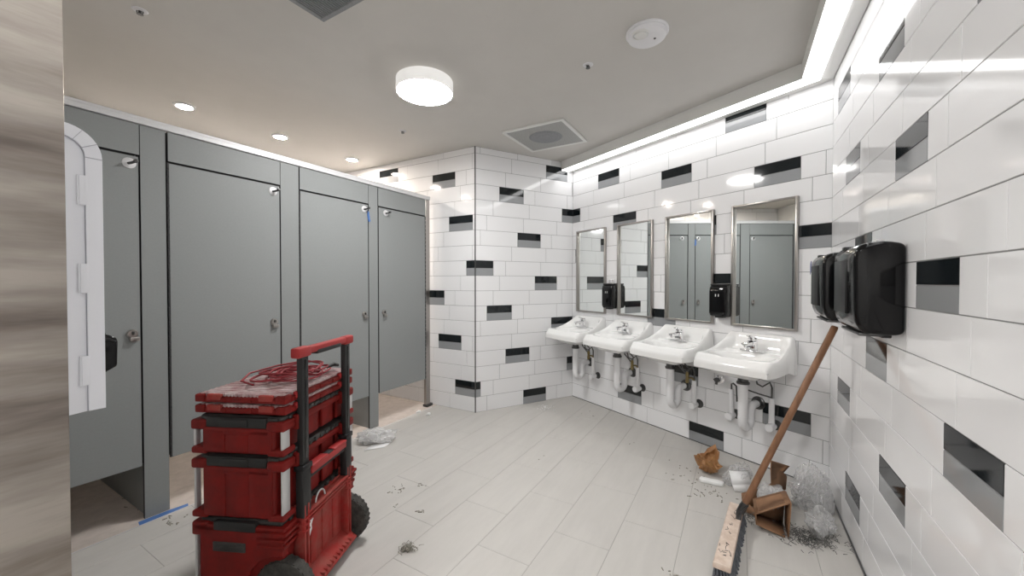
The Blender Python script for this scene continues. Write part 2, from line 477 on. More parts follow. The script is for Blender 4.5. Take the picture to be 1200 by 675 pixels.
bm = new(); box(bm, -V_NEAR_IN, .012, -.012, T+.018, 2.200, 2.238, .002, 1)
box(bm, -V_NEAR_IN, .012, -.014, -.010, 2.226, 2.240, .001, 1)
tag(obj('head_rail', bm, 'alu', F=F_STALL), 'long pale aluminium head rail running along the tops of the toilet stalls', 'rail')
# blue tape
bm = new(); pts = [(-2.352, -.050), (-2.135, -.052), (-2.125, -.020), (-2.165, -.016), (-2.20, -.010), (-2.345, -.006)]
prism(bm, pts, 'XY', .0003, .0012)
tag(obj('tape_strip', bm, 'tape', F=F_STALL), 'blue tape strip stuck on the floor at the foot of a grey pilaster', 'tape')
bm = new()
for k in range(3):
    a = [(-.795+.006*k, 1.965-.02*k), (-.775, 1.955-.03*k), (-.772+.004*k, 1.90-.012*k), (-.785, 1.885-.01*k), (-.795, 1.92-.01*k)]
    prism(bm, a, 'XZ', -.004-.003*k, -.0015-.003*k)
tag(obj('tape_scrap', bm, 'tape', F=F_STALL), 'small crumpled blue tape scrap on the edge of a grey stall door', 'tape')

# ------------------------------------------------------------------ lights and ceiling fittings
LZ = 2.600
def linear_light(label, F, x0, x1, mitre_left=False, mitre_right=False):
    o = fpos(F, (x0+x1)/2, 0, CEIL)
    t = thing('linear_light', label, 'light', (o.x, o.y, 0), F[1]); xm = (x0+x1)/2
    s = 0.58
    a0 = x0-xm; a1 = x1-xm
    def out(y0, y1):   # plan outline with mitred ends (120 degree corner)
        k0 = s if mitre_left else 0; k1 = s if mitre_right else 0
        return [(a0+k0*y0, -y0), (a1-k1*y0, -y0), (a1-k1*y1, -y1), (a0+k0*y1, -y1)]
    bm = new(); prism(bm, out(.003, .174), 'XY', LZ, CEIL-.001)
    obj('housing', bm, 'vent_white', t)
    bm = new(); prism(bm, out(.074, .170), 'XY', LZ-.004, LZ-.0005)
    obj('diffuser', bm, 'lamp_cool', t)
linear_light('white linear light along the top of the wall above the mirrors', F_SINK, -LAB+.004, -.004, mitre_right=True)
linear_light('white linear light along the top of the right hand wall', F_RIGHT, .004, 3.6, mitre_left=True)

def n_v(n, v, z=0.0): return fpos(F_STALL, -v, n, z)
t = thing('ceiling_lamp', 'round white drum ceiling lamp, lit, in the middle of the ceiling', 'lamp', (-.594, 2.665, CEIL-.09))
bm = new(); lathe(bm, [(.186, .006), (.190, .010), (.190, .085), (.182, .0895)], seg=64); obj('drum', bm, 'lamp_drum', t)
bm = new(); lathe(bm, [(0, -.004), (.12, -.003), (.172, .0), (.184, .0058)], seg=64); obj('diffuser', bm, 'lamp_disc', t)
for lab, n, v in (('recessed warm downlight over the stalls, nearest the camera', .868, 1.80), ('recessed warm downlight over the stalls, middle one of the row', .868, 1.07),
                  ('recessed warm downlight over the stalls, farthest, by the tiled wall', .868, .285)):
    p = n_v(n, v, CEIL)
    t = thing('downlight', lab, 'light', (p.x, p.y, CEIL-.012), 0, 'recessed downlights over the stalls')
    bm = new(); lathe(bm, [(.052, .0), (.068, .002), (.072, .0118), (.053, .0118)], seg=40, ring=True); obj('trim_ring', bm, 'white_plastic', t)
    bm = new(); lathe(bm, [(0, .0015), (.05, .0035), (.05, .008), (0, .008)], seg=40); obj('lens', bm, 'lamp_warm', t)

# air diffuser
p = n_v(-1.29, -.185, CEIL-.02)
t = thing('air_vent', 'square white ceiling air vent with round diffuser near the far corner', 'vent', p, F_STALL[1])
bm = new()
for a in ((-.302, -.272, -.302, .302), (.272, .302, -.302, .302), (-.272, .272, -.302, -.272), (-.272, .272, .272, .302)):
    box(bm, a[0], a[1], a[2], a[3], .004, .0195, .002, 1)
obj('frame', bm, 'vent_white', t)
bm = new(); box(bm, -.272, .272, -.272, .272, .009, .019); obj('perforated_plate', bm, 'vent_grey', t)
bm = new(); lathe(bm, [(.155, .009), (.15, .006), (.11, .0), (.10, .002), (.09, .002), (.06, -.004), (.05, -.002), (0, -.004)], seg=48); obj('round_cone', bm, 'hatch', t)

p = n_v(-.98-.31, 1.865+.31, CEIL-.014)
t = thing('ceiling_grille', 'grey square ceiling grille at the top edge of the picture', 'vent', p, F_STALL[1])
bm = new(); 
for a in ((-.31, -.285, -.31, .31), (.285, .31, -.31, .31), (-.285, .285, -.31, -.285), (-.285, .285, .285, .31)):
    box(bm, a[0], a[1], a[2], a[3], .0, .0135, .002, 1)
obj('frame', bm, 'hatch', t)
bm = new(); box(bm, -.285, .285, -.285, .285, .010, .0135)
for k in range(38): box(bm, -.285, .285, -.283+k*.015, -.275+k*.015, .003, .0105)
obj('grille_face', bm, 'hatch', t)

# smoke detector
t = thing('smoke_detector', 'round white smoke detector on the ceiling', 'smoke detector', (.741, 2.150, CEIL-.048))
bm = new(); lathe(bm, [(.108, .034), (.112, .038), (.112, .0475), (0, .0475)], seg=48); obj('base', bm, 'white_plastic', t)
bm = new(); lathe(bm, [(0, 0), (.05, .001), (.084, .006), (.098, .016), (.102, .0339), (0, .0339)], seg=48); obj('body', bm, 'white_plastic', t)
bm = new(); lathe(bm, [(0, -.010), (.024, -.009), (.030, -.005), (.031, .004)], (-.052, -.048, .003), seg=24)
lathe(bm, [(.036, -.002), (.041, -.0035), (.044, .004), (.036, .004)], (-.052, -.048, .003), seg=28, ring=True)
obj('button', bm, 'vent_white', t, label='raised round test button')
bm = new(); lathe(bm, [(0, -.003), (.006, -.003), (.008, .003)], (.035, -.02, .002), seg=16); obj('indicator', bm, 'dark_chrome', t)

def sprinkler(lab, x, y):
    t = thing('sprinkler_head', lab, 'sprinkler', (x, y, CEIL-.0165), .5, 'ceiling sprinkler heads'); t.scale = (.82, .82, .55)
    bm = new(); lathe(bm, [(.020, .022), (.034, .023), (.040, .0295), (.018, .0295), (.018, .026)], seg=32); obj('escutcheon', bm, 'white_plastic', t)
    bm = new()
    lathe(bm, [(0, .004), (.008, .004), (.009, .0295)], seg=14)
    for s in (-1, 1): tube(bm, [(s*.014, 0, .0295), (s*.015, 0, .008), (s*.004, 0, -.006)], .0028, 8)
    obj('frame_arms', bm, 'dark_chrome', t)
    bm = new(); lathe(bm, [(0, -.010), (.017, -.009), (.017, -.006), (0, -.005)], seg=20); obj('deflector', bm, 'dark_chrome', t)
sprinkler('small sprinkler head between the smoke detector and the square air vent', .480, 2.472)
sprinkler('small sprinkler head near the downlights and the drum lamp', -.991, 3.543)
sprinkler('small sprinkler head nearest the steel clad wall, top left', -1.878, 1.98)

# ------------------------------------------------------------------ sinks
def smooth(a, b, x):
    t = max(0, min(1, (x-a)/(b-a))); return t*t*(3-2*t)
def sink_basin():
    bm = new(); NS, NT = 64, 52
    ss = [-1+2*i/NS for i in range(NS+1)]
    tt = [j/NT for j in range(NT+1)]
    Z0 = .828
    def S(s, t):
        a = abs(s)
        w = .10 + .62*smooth(.60, .98, a)
        b = max(0.0, 1-max(0, t-.055)/w)
        b = b**2.0 if t > .055 else 1.0
        crown = .128*b
        z = Z0 + crown
        # faucet ledge
        z += .012*(1-smooth(.26, .34, t))*(1-b)*(1-smooth(.70, .85, a))
        # bowl
        e = (abs(s)/.80)**2.6 + (abs((t-.61)/.29))**2.6
        if e < 1: z -= .120*smooth(0, .8, 1-e)
        # front and side roll
        if t > .89: z -= .046*((t-.89)/.11)**1.15
        if a > .93: z -= .022*((a-.93)/.07)**1.5*(1-.3*b)
        half = .256 - .040*b**.8
        x = s*half
        if t > .82: x *= 1 - .055*((t-.82)/.18)**2.0 * smooth(.5, 1, a)
        y = -.003 - .457*t + (.016*(a**4) if t > .5 else 0)*(t-.5)*2
        return (x, y, z)
    g = [[bm.verts.new(S(s, t)) for s in ss] for t in tt]
    for j in range(NT):
        for i in range(NS):
            f = bm.faces.new((g[j][i], g[j+1][i], g[j+1][i+1], g[j][i+1])); f.smooth = True
    # skirt
    rim = [g[0][i] for i in range(NS+1)] + [g[j][NS] for j in range(1, NT+1)] + [g[NT][i] for i in range(NS-1, -1, -1)] + [g[j][0] for j in range(NT-1, 0, -1)]
    def ring(zf, k, fx=1.0):
        out = []
        for v in rim:
            t = max(0.0, min(1.0, -v.co.y/.46))
            xx = v.co.x
            if k == 0: xx = (1 if xx > 0 else -1)*min(abs(xx)+.035*(1-smooth(0, .35, t))*smooth(.19, .25, abs(xx)), .258)
            cx, cy = 0, -.24
            out.append(bm.verts.new((cx+(xx-cx)*fx, min(-.003, cy+(v.co.y-cy)*fx), zf(t))))
        return out
    r0 = ring(lambda t: .765 if t > .3 else .80, 0)
    r1 = ring(lambda t: .700+.032*smooth(.05, .35, t), 0, .995)
    r2 = ring(lambda t: .712+.030*smooth(.05, .35, t), 1, .93)
    r3 = ring(lambda t: .735, 1, .80)
    r4 = ring(lambda t: .690, 1, .55)
    r5 = ring(lambda t: .668, 1, .22)
    prev = rim
    for r in (r0, r1, r2, r3, r4, r5):
        n = len(r)
        for k in range(n):
            f = bm.faces.new((prev[k], prev[(k+1) % n], r[(k+1) % n], r[k])); f.smooth = True
        prev = r
    bm.faces.new(prev)
    return bm

def arc(c, r, a0, a1, plane, n=8):
    out = []
    for i in range(n+1):
        a = a0+(a1-a0)*i/n
        if plane == 'YZ': out.append((c[0], c[1]+r*cos(a), c[2]+r*sin(a)))
    return out

def make_sink(label, u, left_stop=False, mixer=True):
    p = fpos(F_SINK, -u, 0, 0)
    t = thing('wall_sink', label, 'sink', p, F_SINK[1])
    obj('basin', sink_basin(), 'ceramic', t, ang=50)
    # drain ring in the bowl
    bm = new(); lathe(bm, [(.030, 0), (.034, .004), (.022, .005), (.018, .001), (0, .001)], (0, -.285, .703), seg=24); obj('drain', bm, 'chrome', t)
    # faucet
    zd = .842
    bm = new(); box(bm, -.078, .078, -.148, -.098, zd-.004, zd+.010, .008, 3)
    fo = obj('faucet', bm, 'chrome', t)
    bm = new()
    prism(bm, [(-.148, zd+.008), (-.100, zd+.008), (-.106, zd+.078), (-.140, zd+.070)], 'YZ', -.030, .030, bev=.005)
    obj('body', bm, 'chrome', fo)
    bm = new()
    prism(bm, [(-.132, zd+.070), (-.136, zd+.042), (-.225, zd+.046), (-.235, zd+.054), (-.232, zd+.066)], 'YZ', -.021, .021, bev=.004)
    lathe(bm, [(0, 0), (.011, 0), (.012, .014), (.010, .016)], (0, -.220, zd+.034), seg=18)
    obj('spout', bm, 'chrome', fo)
    bm = new()
    lathe(bm, [(.027, 0), (.029, .012), (.022, .024), (0, .027)], (0, -.120, zd+.074), seg=24)
    prism(bm, [(-.118, zd+.088), (-.118, zd+.098), (-.180, zd+.116), (-.184, zd+.108)], 'YZ', -.012, .012, bev=.003)
    obj('lever', bm, 'chrome', fo)
    # trap
    bm = new(); lathe(bm, [(.040, .0), (.042, .012), (.034, .020), (.030, .060)], (-.015, -.215, .620), seg=24)
    lathe(bm, [(.020, 0), (.020, .05)], (-.015, -.215, .59), seg=16)
    obj('tailpiece', bm, 'dark_chrome', t)
    bm = new()
    path = [(-.015, -.215, .622), (-.015, -.215, .37)] + arc((-.015, -.165, .36), .050, pi, 2*pi, 'YZ', 10) + [(-.015, -.115, .40)] \
        + arc((-.015, -.075, .41), .040, pi, pi/2, 'YZ', 6) + [(-.015, -.030, .45)]
    rs = [.031, .031] + [.030]*11 + [.027] + [.027]*7 + [.026]
    tube(bm, path, .03, 18, rs=rs)
    tr = obj('trap_pipe', bm, 'pvc', t)
    bm = new(); lathe(bm, [(.048, 0), (.046, .006), (.036, .012), (.030, .030)], (-.015, 0, .45), '-Y', 28); obj('wall_flange', bm, 'dark_chrome', tr)
    bm = new(); lathe(bm, [(.033, 0), (.0335, .012)], (-.015, -.215, .375), seg=24); obj('slip_joint', bm, 'pvc', tr)
    def stop(x):
        bm = new()
        tube(bm, [(x, -.072, .315), (x, -.072, .40), (x, -.072, .525)], .0175, 16, rs=[.022, .0175, .0175])
        lathe(bm, [(.0, 0), (.020, .0), (.024, .02), (.030, .055), (.026, .076), (0, .081)], (x, -.038, .325), '-Y', 22)
        s = obj('stop_valve', bm, 'pvc', t)
        bm = new(); lathe(bm, [(.036, 0), (.034, .006), (.022, .010), (.012, .012), (.012, .040)], (x, 0, .325), '-Y', 24); obj('wall_flange', bm, 'dark_chrome', s)
    stop(.105)
    if left_stop: stop(-.170)
    bm = new()
    tube(bm, [(.105, -.072, .525), (.107, -.075, .60), (.098, -.085, .635), (.06, -.105, .60), (.03, -.115, .615), (.015, -.12, .69)], .006, 10)
    if left_stop:
        tube(bm, [(-.170, -.072, .525), (-.168, -.075, .565), (-.150, -.085, .575), (-.125, -.09, .56), (-.12, -.09, .45), (-.10, -.1, .50), (-.03, -.12, .69)], .006, 10)
        tube(bm, [(-.10, -.05, .545), (.02, -.07, .535), (.10, -.075, .530)], .005, 8)
    else:
        tube(bm, [(.055, -.09, .56), (.03, -.10, .59), (-.01, -.12, .64), (-.02, -.12, .69)], .006, 10)
        tube(bm, [(.055, -.09, .56), (.07, -.09, .62), (.04, -.11, .66), (.0, -.12, .69)], .006, 10)
    obj('supply_hose', bm, 'dark_chrome', t)
    if mixer:
        bm = new(); lathe(bm, [(0, 0), (.014, 0), (.016, .02), (.012, .05), (.015, .055), (.012, .09), (0, .09)], (.055, -.09, .50), seg=18)
        tube(bm, [(.055, -.09, .54), (.095, -.085, .545), (.105, -.074, .53)], .008, 10)
        obj('mixing_valve', bm, 'brass', t)
    return t
make_sink('white wall hung sink in the far corner, under the slim leftmost mirror', 2.139)
make_sink('white wall hung sink second from the far corner, under the second mirror', 1.553)
make_sink('white wall hung sink second nearest, left of the largest one', .983)
make_sink('largest nearest white wall hung sink, closest to the broom handle', .408, left_stop=True, mixer=False)
# capped hose outlet on the wall
t = thing('wall_valve', 'small chrome hose valve on the tiles under the two nearest sinks', 'valve', fpos(F_SINK, -.702, 0, .565), F_SINK[1])
bm = new(); lathe(bm, [(.034, 0), (.033, .006), (.020, .010), (.016, .012), (.016, .04)], (0, 0, 0), '-Y', 26); obj('flange', bm, 'chrome', t)
bm = new(); lathe(bm, [(.012, .035), (.018, .04), (.018, .06), (.010, .064), (0, .064)], (0, 0, 0), '-Y', 20)
box(bm, -.026, .026, -.058, -.046, -.006, .006, .003); tube(bm, [(0, -.05, 0), (-.004, -.052, -.035)], .010, 12)
obj('valve_body', bm, 'dark_chrome', t)

# ------------------------------------------------------------------ mirrors
def make_mirror(label, u, w=.438, z0=.998, z1=1.905):
    p = fpos(F_SINK, -u, 0, z0)
    t = thing('wall_mirror', label, 'mirror', p, F_SINK[1])
    h = z1-z0; k = .016; D = .028
    bm = new()
    for a in ((-w/2, -w/2+k, 0, h), (w/2-k, w/2, 0, h), (-w/2+k, w/2-k, 0, k), (-w/2+k, w/2-k, h-k, h)):
        box(bm, a[0], a[1], -D, -.0005, a[2], a[3], .003, 2)
    obj('frame', bm, 'frame_steel', t)
    bm = new(); box(bm, -w/2+k+.001, w/2-k-.001, -.001, .001, k-.004, h-k+.004)
    g = obj('glass', bm, 'mirror', t); g.location = (0, -.0145, 0); g.rotation_euler = (0, 0, radians(-2.8))   # the panes sit slightly askew in their deep frames
    bm = new(); box(bm, -w/2+k-.002, w/2-k+.002, -.0025, -.0006, k-.004, h-k+.004); obj('backing', bm, 'dark_edge', t)
make_mirror('framed wall mirror farthest left, nearest the far corner of the room', 2.137, .446)
make_mirror('framed wall mirror with a dispenser on its left, reflecting white tiles and a grey strip', 1.541, .422)
make_mirror('framed wall mirror reflecting two grey stall doors, left of a black soap dispenser', .975)
make_mirror('largest framed wall mirror, nearest the right hand wall', .395)

# ------------------------------------------------------------------ dispensers
def soap(label, u, clear_top=False):
    p = fpos(F_SINK, -u, 0, 1.062)
    t = thing('soap_dispenser', label, 'soap dispenser', p, F_SINK[1])
    bm = new()
    prism(bm, [(-.001, .012), (-.001, .248), (-.050, .248), (-.094, .232), (-.104, .20), (-.104, .03), (-.088, .004), (-.03, .0)], 'YZ', -.066, .066, bev=.010, seg=3)
    obj('housing', bm, 'black_gloss', t, ang=60)
    bm = new(); box(bm, -.062, .062, -.090, -.012, .238, .254, .006); obj('lid', bm, 'black_mid', t)
    bm = new()
    for s in (-1, 1): lathe(bm, [(0, 0), (.004, .0), (.004, .001), (0, .001)], (s*.011, -.1041, .165), '-Y', 12)
    for s in (-1, 1): box(bm, s*.011-.004, s*.011+.004, -.1062, -.1035, .155, .175, .001)
    obj('window', bm, 'bar', t)
    bm = new(); box(bm, -.03, .03, -.080, -.03, -.008, .004, .003); obj('nozzle', bm, 'black_matt', t)
    if clear_top:
        bm = new(); box(bm, -.022, .022, -.05, -.012, .255, .295, .006, 2)
        o = obj('clear_cap', bm, 'clear', t)
soap('small black soap dispenser between the two leftmost mirrors', 1.818, True)
soap('black soap dispenser between the two mirrors nearest the right wall', .676)

def towel(label, v, w, z0, h, dep, peel=False):
    p = fpos(F_RIGHT, v, 0, z0)
    t = thing('towel_dispenser', label, 'paper towel dispenser', p, F_RIGHT[1], )
    bm = new()
    prof = [(-.001, .008), (-.001, h-.012), (-.05, h), (-dep+.035, h-.003), (-dep+.008, h-.022), (-dep, h-.06), (-dep+.004, .07), (-dep+.012, .03), (-dep+.035, .004), (-.04, .0)]
    prism(bm, prof, 'YZ', -w/2, w/2, bev=.018, seg=4)
    obj('cover', bm, 'black_gloss', t, ang=60)
    bm = new()
    box(bm, -w/2+.05, w/2-.10, -dep-.004, -dep+.006, .07, h-.06, .003); obj('window', bm, 'black_mid', t)
    bm = new(); box(bm, -w/2-.004, -w/2+.03, -dep+.03, -.02, h-.012, h+.004, .004); obj('hinge_lug', bm, 'black_matt', t)
    bm = new(); box(bm, w/2-.06, w/2-.03, -.06, -.03, -.010, .004, .004); obj('catch', bm, 'black_matt', t)
    bm = new(); box(bm, -w/2+.03, w/2-.03, -dep+.025, -.05, -.006, .004, .002); obj('tear_bar', bm, 'dark_chrome', t)
    bm = new(); box(bm, -.03, .012, -.05, -.02, h, h+.02, .005); obj('clear_key', bm, 'clear', t)
    if peel:
        bm = new(); prism(bm, [(-w/2-.002, h-.105), (-w/2+.030, h-.090), (-w/2+.045, h-.030), (-w/2+.020, h-.028), (-w/2-.002, h-.045)], 'XZ', -dep-.003, -dep-.0015)
        obj('peeling_film', bm, 'peel', t, label='peeling blue protective film')
    return t
towel('large black paper towel dispenser nearest the camera on the right wall', 1.110, .35, 1.135, .340, .145)
towel('black paper towel dispenser half hidden behind the large one, right wall', .545, .35, 1.135, .340, .152, True)

# ------------------------------------------------------------------ baby changing station and the dispenser beside it (on the inner face of the near wall)
# local frame: x = n direction reversed, built in stall frame coordinates relative to the inner face
def near_frame(n): return fpos(F_STALL, -V_NEAR_IN, n, 0)
t = thing('baby_changing_station', 'white folded baby changing station with rounded top on the near left wall', 'changing station', near_frame(-1.64), F_STALL[1])
dep, zb, zt = .111, 1.043, 1.655
R = .058
outline = [(.001, zb-.004), (dep, zb+.004), (dep, zt-R)] + [(dep-R+R*cos(a), zt-R+R*sin(a)*1.08) for a in [radians(10*k) for k in range(1, 10)]] + [(.001, zt+.006)]
bm = new(); prism(bm, outline, 'XZ', 0.0, .25, bev=.003)
obj('body', bm, 'lilac_white', t, ang=40)
# raised rim flange round the front edge with its seam notches
bm = new()
def rim_pts(ins):
    r = R-ins
    return [(dep-ins, zb+.004)] + [(dep-ins, zt-R)] + [(dep-R+r*cos(a), zt-R+r*sin(a)*1.08) for a in [radians(10*k) for k in range(1, 10)]] + [(.001, zt-ins+.006)]
o1 = [(a+.002, b) for a, b in rim_pts(-.002)]; i1 = rim_pts(.022)
for k in range(len(o1)-1):
    prism(bm, [o1[k], o1[k+1], i1[k+1], i1[k]], 'XZ', -.006, .001)
ro = obj('rim_flange', bm, 'lilac_white', t)
bm = new()
for k in range(len(o1)-1):
    if k in (1, 4, 7, 10): prism(bm, [o1[k], (o1[k][0], o1[k][1]-.0015), (i1[k][0], i1[k][1]-.0015), i1[k]], 'XZ', -.0068, -.0055)
for k in range(len(i1)-1):
    a, b = i1[k], i1[k+1]
    prism(bm, [a, b, (b[0]-.0012, b[1]-.0008), (a[0]-.0012, a[1]-.0008)], 'XZ', -.0015, .0005)
obj('seam', bm, 'seam', ro)
for zz in (1.525, 1.335, 1.135):
    bm = new(); box(bm, dep-.032, dep-.018, -.0062, .001, zz-.032, zz+.032, .0015, 2)
    tube(bm, [(dep-.033, -.003, zz-.032), (dep-.033, -.003, zz+.032)], .0018, 8)
    obj('hinge', bm, 'lilac_white', t)

t = thing('wall_dispenser', 'black dispenser sticking out beyond the white changing station', 'dispenser', near_frame(-1.33), F_STALL[1])
bm = new()
prism(bm, [(.001, .98), (.001, 1.178), (.19, 1.182), (.200, 1.176), (.208, 1.172), (.212, 1.160), (.210, 1.090), (.178, 1.072), (.155, 1.045), (.146, 1.00)], 'XZ', -.02, .10, bev=.006, seg=3)
obj('housing', bm, 'black_gloss', t)
bm = new(); box(bm, .02, .190, -.012, .092, 1.178, 1.187, .004); obj('lid', bm, 'black_mid', t)
bm = new(); tube(bm, [(.02, -.023, 1.17), (.190, -.023, 1.17), (.206, -.023, 1.16)], .003, 8); obj('edge_bead', bm, 'black_mid', t)

# ------------------------------------------------------------------ red tool box stack
TB = Vector((-1.059, 1.7825)); TBR = radians(-6)
def tb(name, label, z): return thing(name, label, 'tool box', (TB.x, TB.y, z), TBR)
XL, XR, YN, YF = -.197, .203, -.268, .268
def corners():
    for sx, x in ((-1, XL), (1, XR)):
        for sy, y in ((-1, YN), (1, YF)): yield sx, sy, x, y
def toolbox(label, z0, h, lidh):
    t = tb('tool_box', label, z0)
    bm = new()
    box(bm, XL+.046, XR-.040, YN+.004, YF-.004, 0.002, h-.006, .016, 3)                    # body
    # shaped face panels on the two ends and the sides
    for y0, y1 in ((YN, YN+.012), (YF-.012, YF)):
        box(bm, XL+.055, XL+.150, y0, y1, .012, h-.030, .006); box(bm, XR-.150, XR-.050, y0, y1, .012, h-.030, .006)
        box(bm, XL+.15, XR-.15, y0+.003, y1-.003, .02, h-.04, .004)
    for k in range(4): box(bm, XR-.036, XR-.022, YN+.06+k*.115, YN+.145+k*.115, .015, h-.030, .005)
    # top rim with corner pads, bottom corner pads
    box(bm, XL+.012, XR-.008, YN+.012, YF-.012, h-.030, h, .008, 2)
    box(bm, XL+.06, XR-.06, YN, YF, h-.052, h-.022, .006, 2)
    for sx, sy, x, y in corners():
        x0, x1 = (x, x+.070) if sx < 0 else (x-.075, x)
        y0, y1 = (y, y+.075) if sy < 0 else (y-.075, y)
        box(bm, x0, x1, y0, y1, h-.036, h+.004, .010, 3)
        box(bm, x0+.002, x1, y0, y1, 0.0, .028, .009, 3)
    obj('body', bm, 'red', t)
    for sx, sy, x, y in corners():
        bm = new(); xx = x+.008 if sx < 0 else x-.012
        yy = y+.026 if sy < 0 else y-.026
        if sx < 0: box(bm, xx-.006, xx+.005, yy-.012, yy+.010, .024, h-.030, .003)
        else: box(bm, xx-.004, xx+.005, yy-.022, yy+.022, .024, h-.030, .003)
        obj('corner_bar', bm, 'bar', t)
    bm = new()
    box(bm, XL+.030, XR-.014, YN+.014, YF-.014, h-.004, h+lidh, .012, 3)
    for k in range(4): box(bm, XL+.05+k*.085, XL+.115+k*.085, YN+.010, YF-.010, h-.002, h+lidh-.006, .004)
    for k in range(11): box(bm, XR-.05, XR-.008, YN+.05+k*.042, YN+.068+k*.042, h+.001, h+lidh-.004, .003, 1)
    lid = obj('lid', bm, 'lid_black', t)
    bm = new(); box(bm, XL+.068, XR-.074, YN+.001, YN+.03, h-.024, h+lidh-.004, .006)
    box(bm, XL+.13, XR-.15, YN-.004, YN+.01, h-.020, h+lidh-.010, .004); obj('handle', bm, 'black_matt', lid)
    for s in (YN+.075, YF-.125):
        bm = new(); box(bm, XR-.020, XR+.008, s, s+.05, h-.050, h+.012, .006, 2); box(bm, XR-.004, XR+.014, s+.008, s+.042, h-.034, h-.008, .004)
        obj('latch', bm, 'red', t)
    return t

def rolling_box():
    t = tb('rolling_tool_box', 'red wheeled tool box at the bottom of the stack with tall black pull handle', 0)
    h = .366
    bm = new()
    box(bm, XL+.034, XR-.020, YN+.020, YF-.020, .075, h-.006, .014, 3)
    # end faces with wheel arch cut out
    for y0, y1 in ((YN, YN+.03), (YF-.03, YF)):
        pts = [(XL+.040, .02), (XL+.040, h-.01), (XR-.006, h-.01), (XR-.006, .258)]
        for k in range(9):
            a = radians(80) + radians(95)*k/8
            pts.append((.180+.142*cos(a), .115+.142*sin(a)))
        pts += [(.036, .08), (.02, .02)]
        prism(bm, pts, 'XZ', y0, y1, bev=.002, seg=1)
    for k in range(3):                                    # stepped ribs wrapped round the back corners
        z = h-.022-.026*k
        box(bm, XR-.115, XR+.010-.004*k, YN-.008+.003*k, YN+.10, z-.008, z+.006, .003)
        box(bm, XR-.115, XR+.010-.004*k, YF-.10, YF+.008-.003*k, z-.008, z+.006, .003)
    for sx, sy, x, y in corners():
        if sx > 0: continue
        y0, y1 = (y, y+.08) if sy < 0 else (y-.08, y)
        box(bm, x, x+.075, y0, y1, h-.050, h+.006, .010, 3); box(bm, x+.004, x+.07, y0, y1, 0.0, .05, .008)
    box(bm, XL+.012, XR, YN, YF, h-.030, h, .006)
    obj('body', bm, 'red', t)
    for sy, y in ((-1, YN+.026), (1, YF-.026)):
        bm = new(); box(bm, XL+.002, XL+.013, y-.011, y+.010, .045, h-.045, .003); obj('corner_bar', bm, 'bar', t)
    bm = new()
    box(bm, XL+.030, XR-.020, YN+.014, YF-.014, h-.004, h+.022, .010, 3)
    for k in range(11): box(bm, XR-.05, XR-.010, YN+.05+k*.042, YN+.070+k*.042, h+.001, h+.020, .003, 1)
    lid = obj('lid', bm, 'lid_black', t)
    bm = new(); box(bm, XL+.10, XR-.12, YN-.004, YN+.03, h-.022, h+.016, .006); obj('handle', bm, 'black_matt', lid)
    bm = new(); box(bm, -.10, .04, YN-.004, YN+.004, .262, .300, .012, 3)
    box(bm, -.09, .03, YN-.006, YN-.001, .274, .288, .004); obj('end_label', bm, 'lid_black', t, label='dirty dark badge on the near end')
    # back panel with deep recess
    bm = new(); x0, x1 = XR-.02, XR+.030
    y0, y1 = -.185, .178; zb, zt = .060, .400
    box(bm, x0, x0+.014, y0, y1, zb, zt-.02, .003)
    for ya in (y0, y1-.030):
        box(bm, x0, x1, ya, ya+.010, zb, zt+.012, .003); box(bm, x0, x1+.002, ya+.020, ya+.030, zb, zt+.012, .003)
        box(bm, x0, x1-.010, ya+.008, ya+.022, zb, zt+.010, .002)
        for k in range(3): box(bm, x0, x1+.004, ya-.002, ya+.032, zt-.05-.024*k, zt-.044-.024*k, .002)
    prism(bm, [(x0, zb-.012), (x1+.030, zb-.012), (x1+.030, zb-.002), (x0, zb+.05)], 'XZ', y0, y1, bev=.002)
    for k in range(12): box(bm, x0+.01, x1+.028, y0+.036+k*.025, y0+.048+k*.025, zb+.000, zb+.014, .002)
    for k in range(3): box(bm, x0, x1-.006+.004*k, y0+.03, y1-.03, zt-.055+.020*k-.02, zt-.045+.020*k-.02, .002)
    for k in range(3): box(bm, x0+.010, x0+.020, -.10+k*.085, -.055+k*.085, zb+.05, zt-.09, .004)
    pn = obj('back_panel', bm, 'red_dust', t)
    bm = new(); tube(bm, [(x1-.012, -.06+.034*cos(a), .372+.040*sin(a)) for a in [radians(15*k-10) for k in range(14)]], .0035, 8); obj('wire_bail', bm, 'bar', pn)
    bm = new()
    pts = [(-.128, .318), (-.110, .330), (-.092, .325), (-.086, .300), (-.098, .282), (-.096, .262), (-.112, .238), (-.121, .256), (-.116, .276), (-.128, .290)]
    prism(bm, pts, 'YZ', x0+.0205, x0+.0215); obj('torn_label', bm, 'paper', pn, label='torn white paper label')
    # wheels
    for s in (-1, 1):
        yc = s*.232
        bm = new(); r = .115
        lathe(bm, [(.070, -.030), (.100, -.030), (.110, -.024), (r, -.012), (r, .012), (.110, .024), (.100, .030), (.070, .030)], (.180, yc, r), 'Y', 48)
        for k in range(28):
            a = 2*pi*k/28
            m = Matrix.Translation((.180, yc, r)) @ Matrix.Rotation(a, 4, 'Y')
            box(bm, r-.004, r+.0005, -.022, -.004, -.005, .006, .001, 1, mtx=m); box(bm, r-.004, r+.0005, .004, .022, .005, .016, .001, 1, mtx=m)
        w = obj('wheel', bm, 'tyre', t)
        bm = new(); lathe(bm, [(0, -.022), (.03, -.024), (.045, -.012), (.070, -.020), (.072, 0), (.070, .020), (.045, .012), (.03, .024), (0, .022)], (.180, yc, r), 'Y', 36); obj('hub', bm, 'black_matt', w)
    bm = new(); tube(bm, [(.180, -.22, .115), (.180, .22, .115)], .008, 10); obj('axle', bm, 'dark_chrome', t)
    # pull handle
    hx = .214
    hd = None
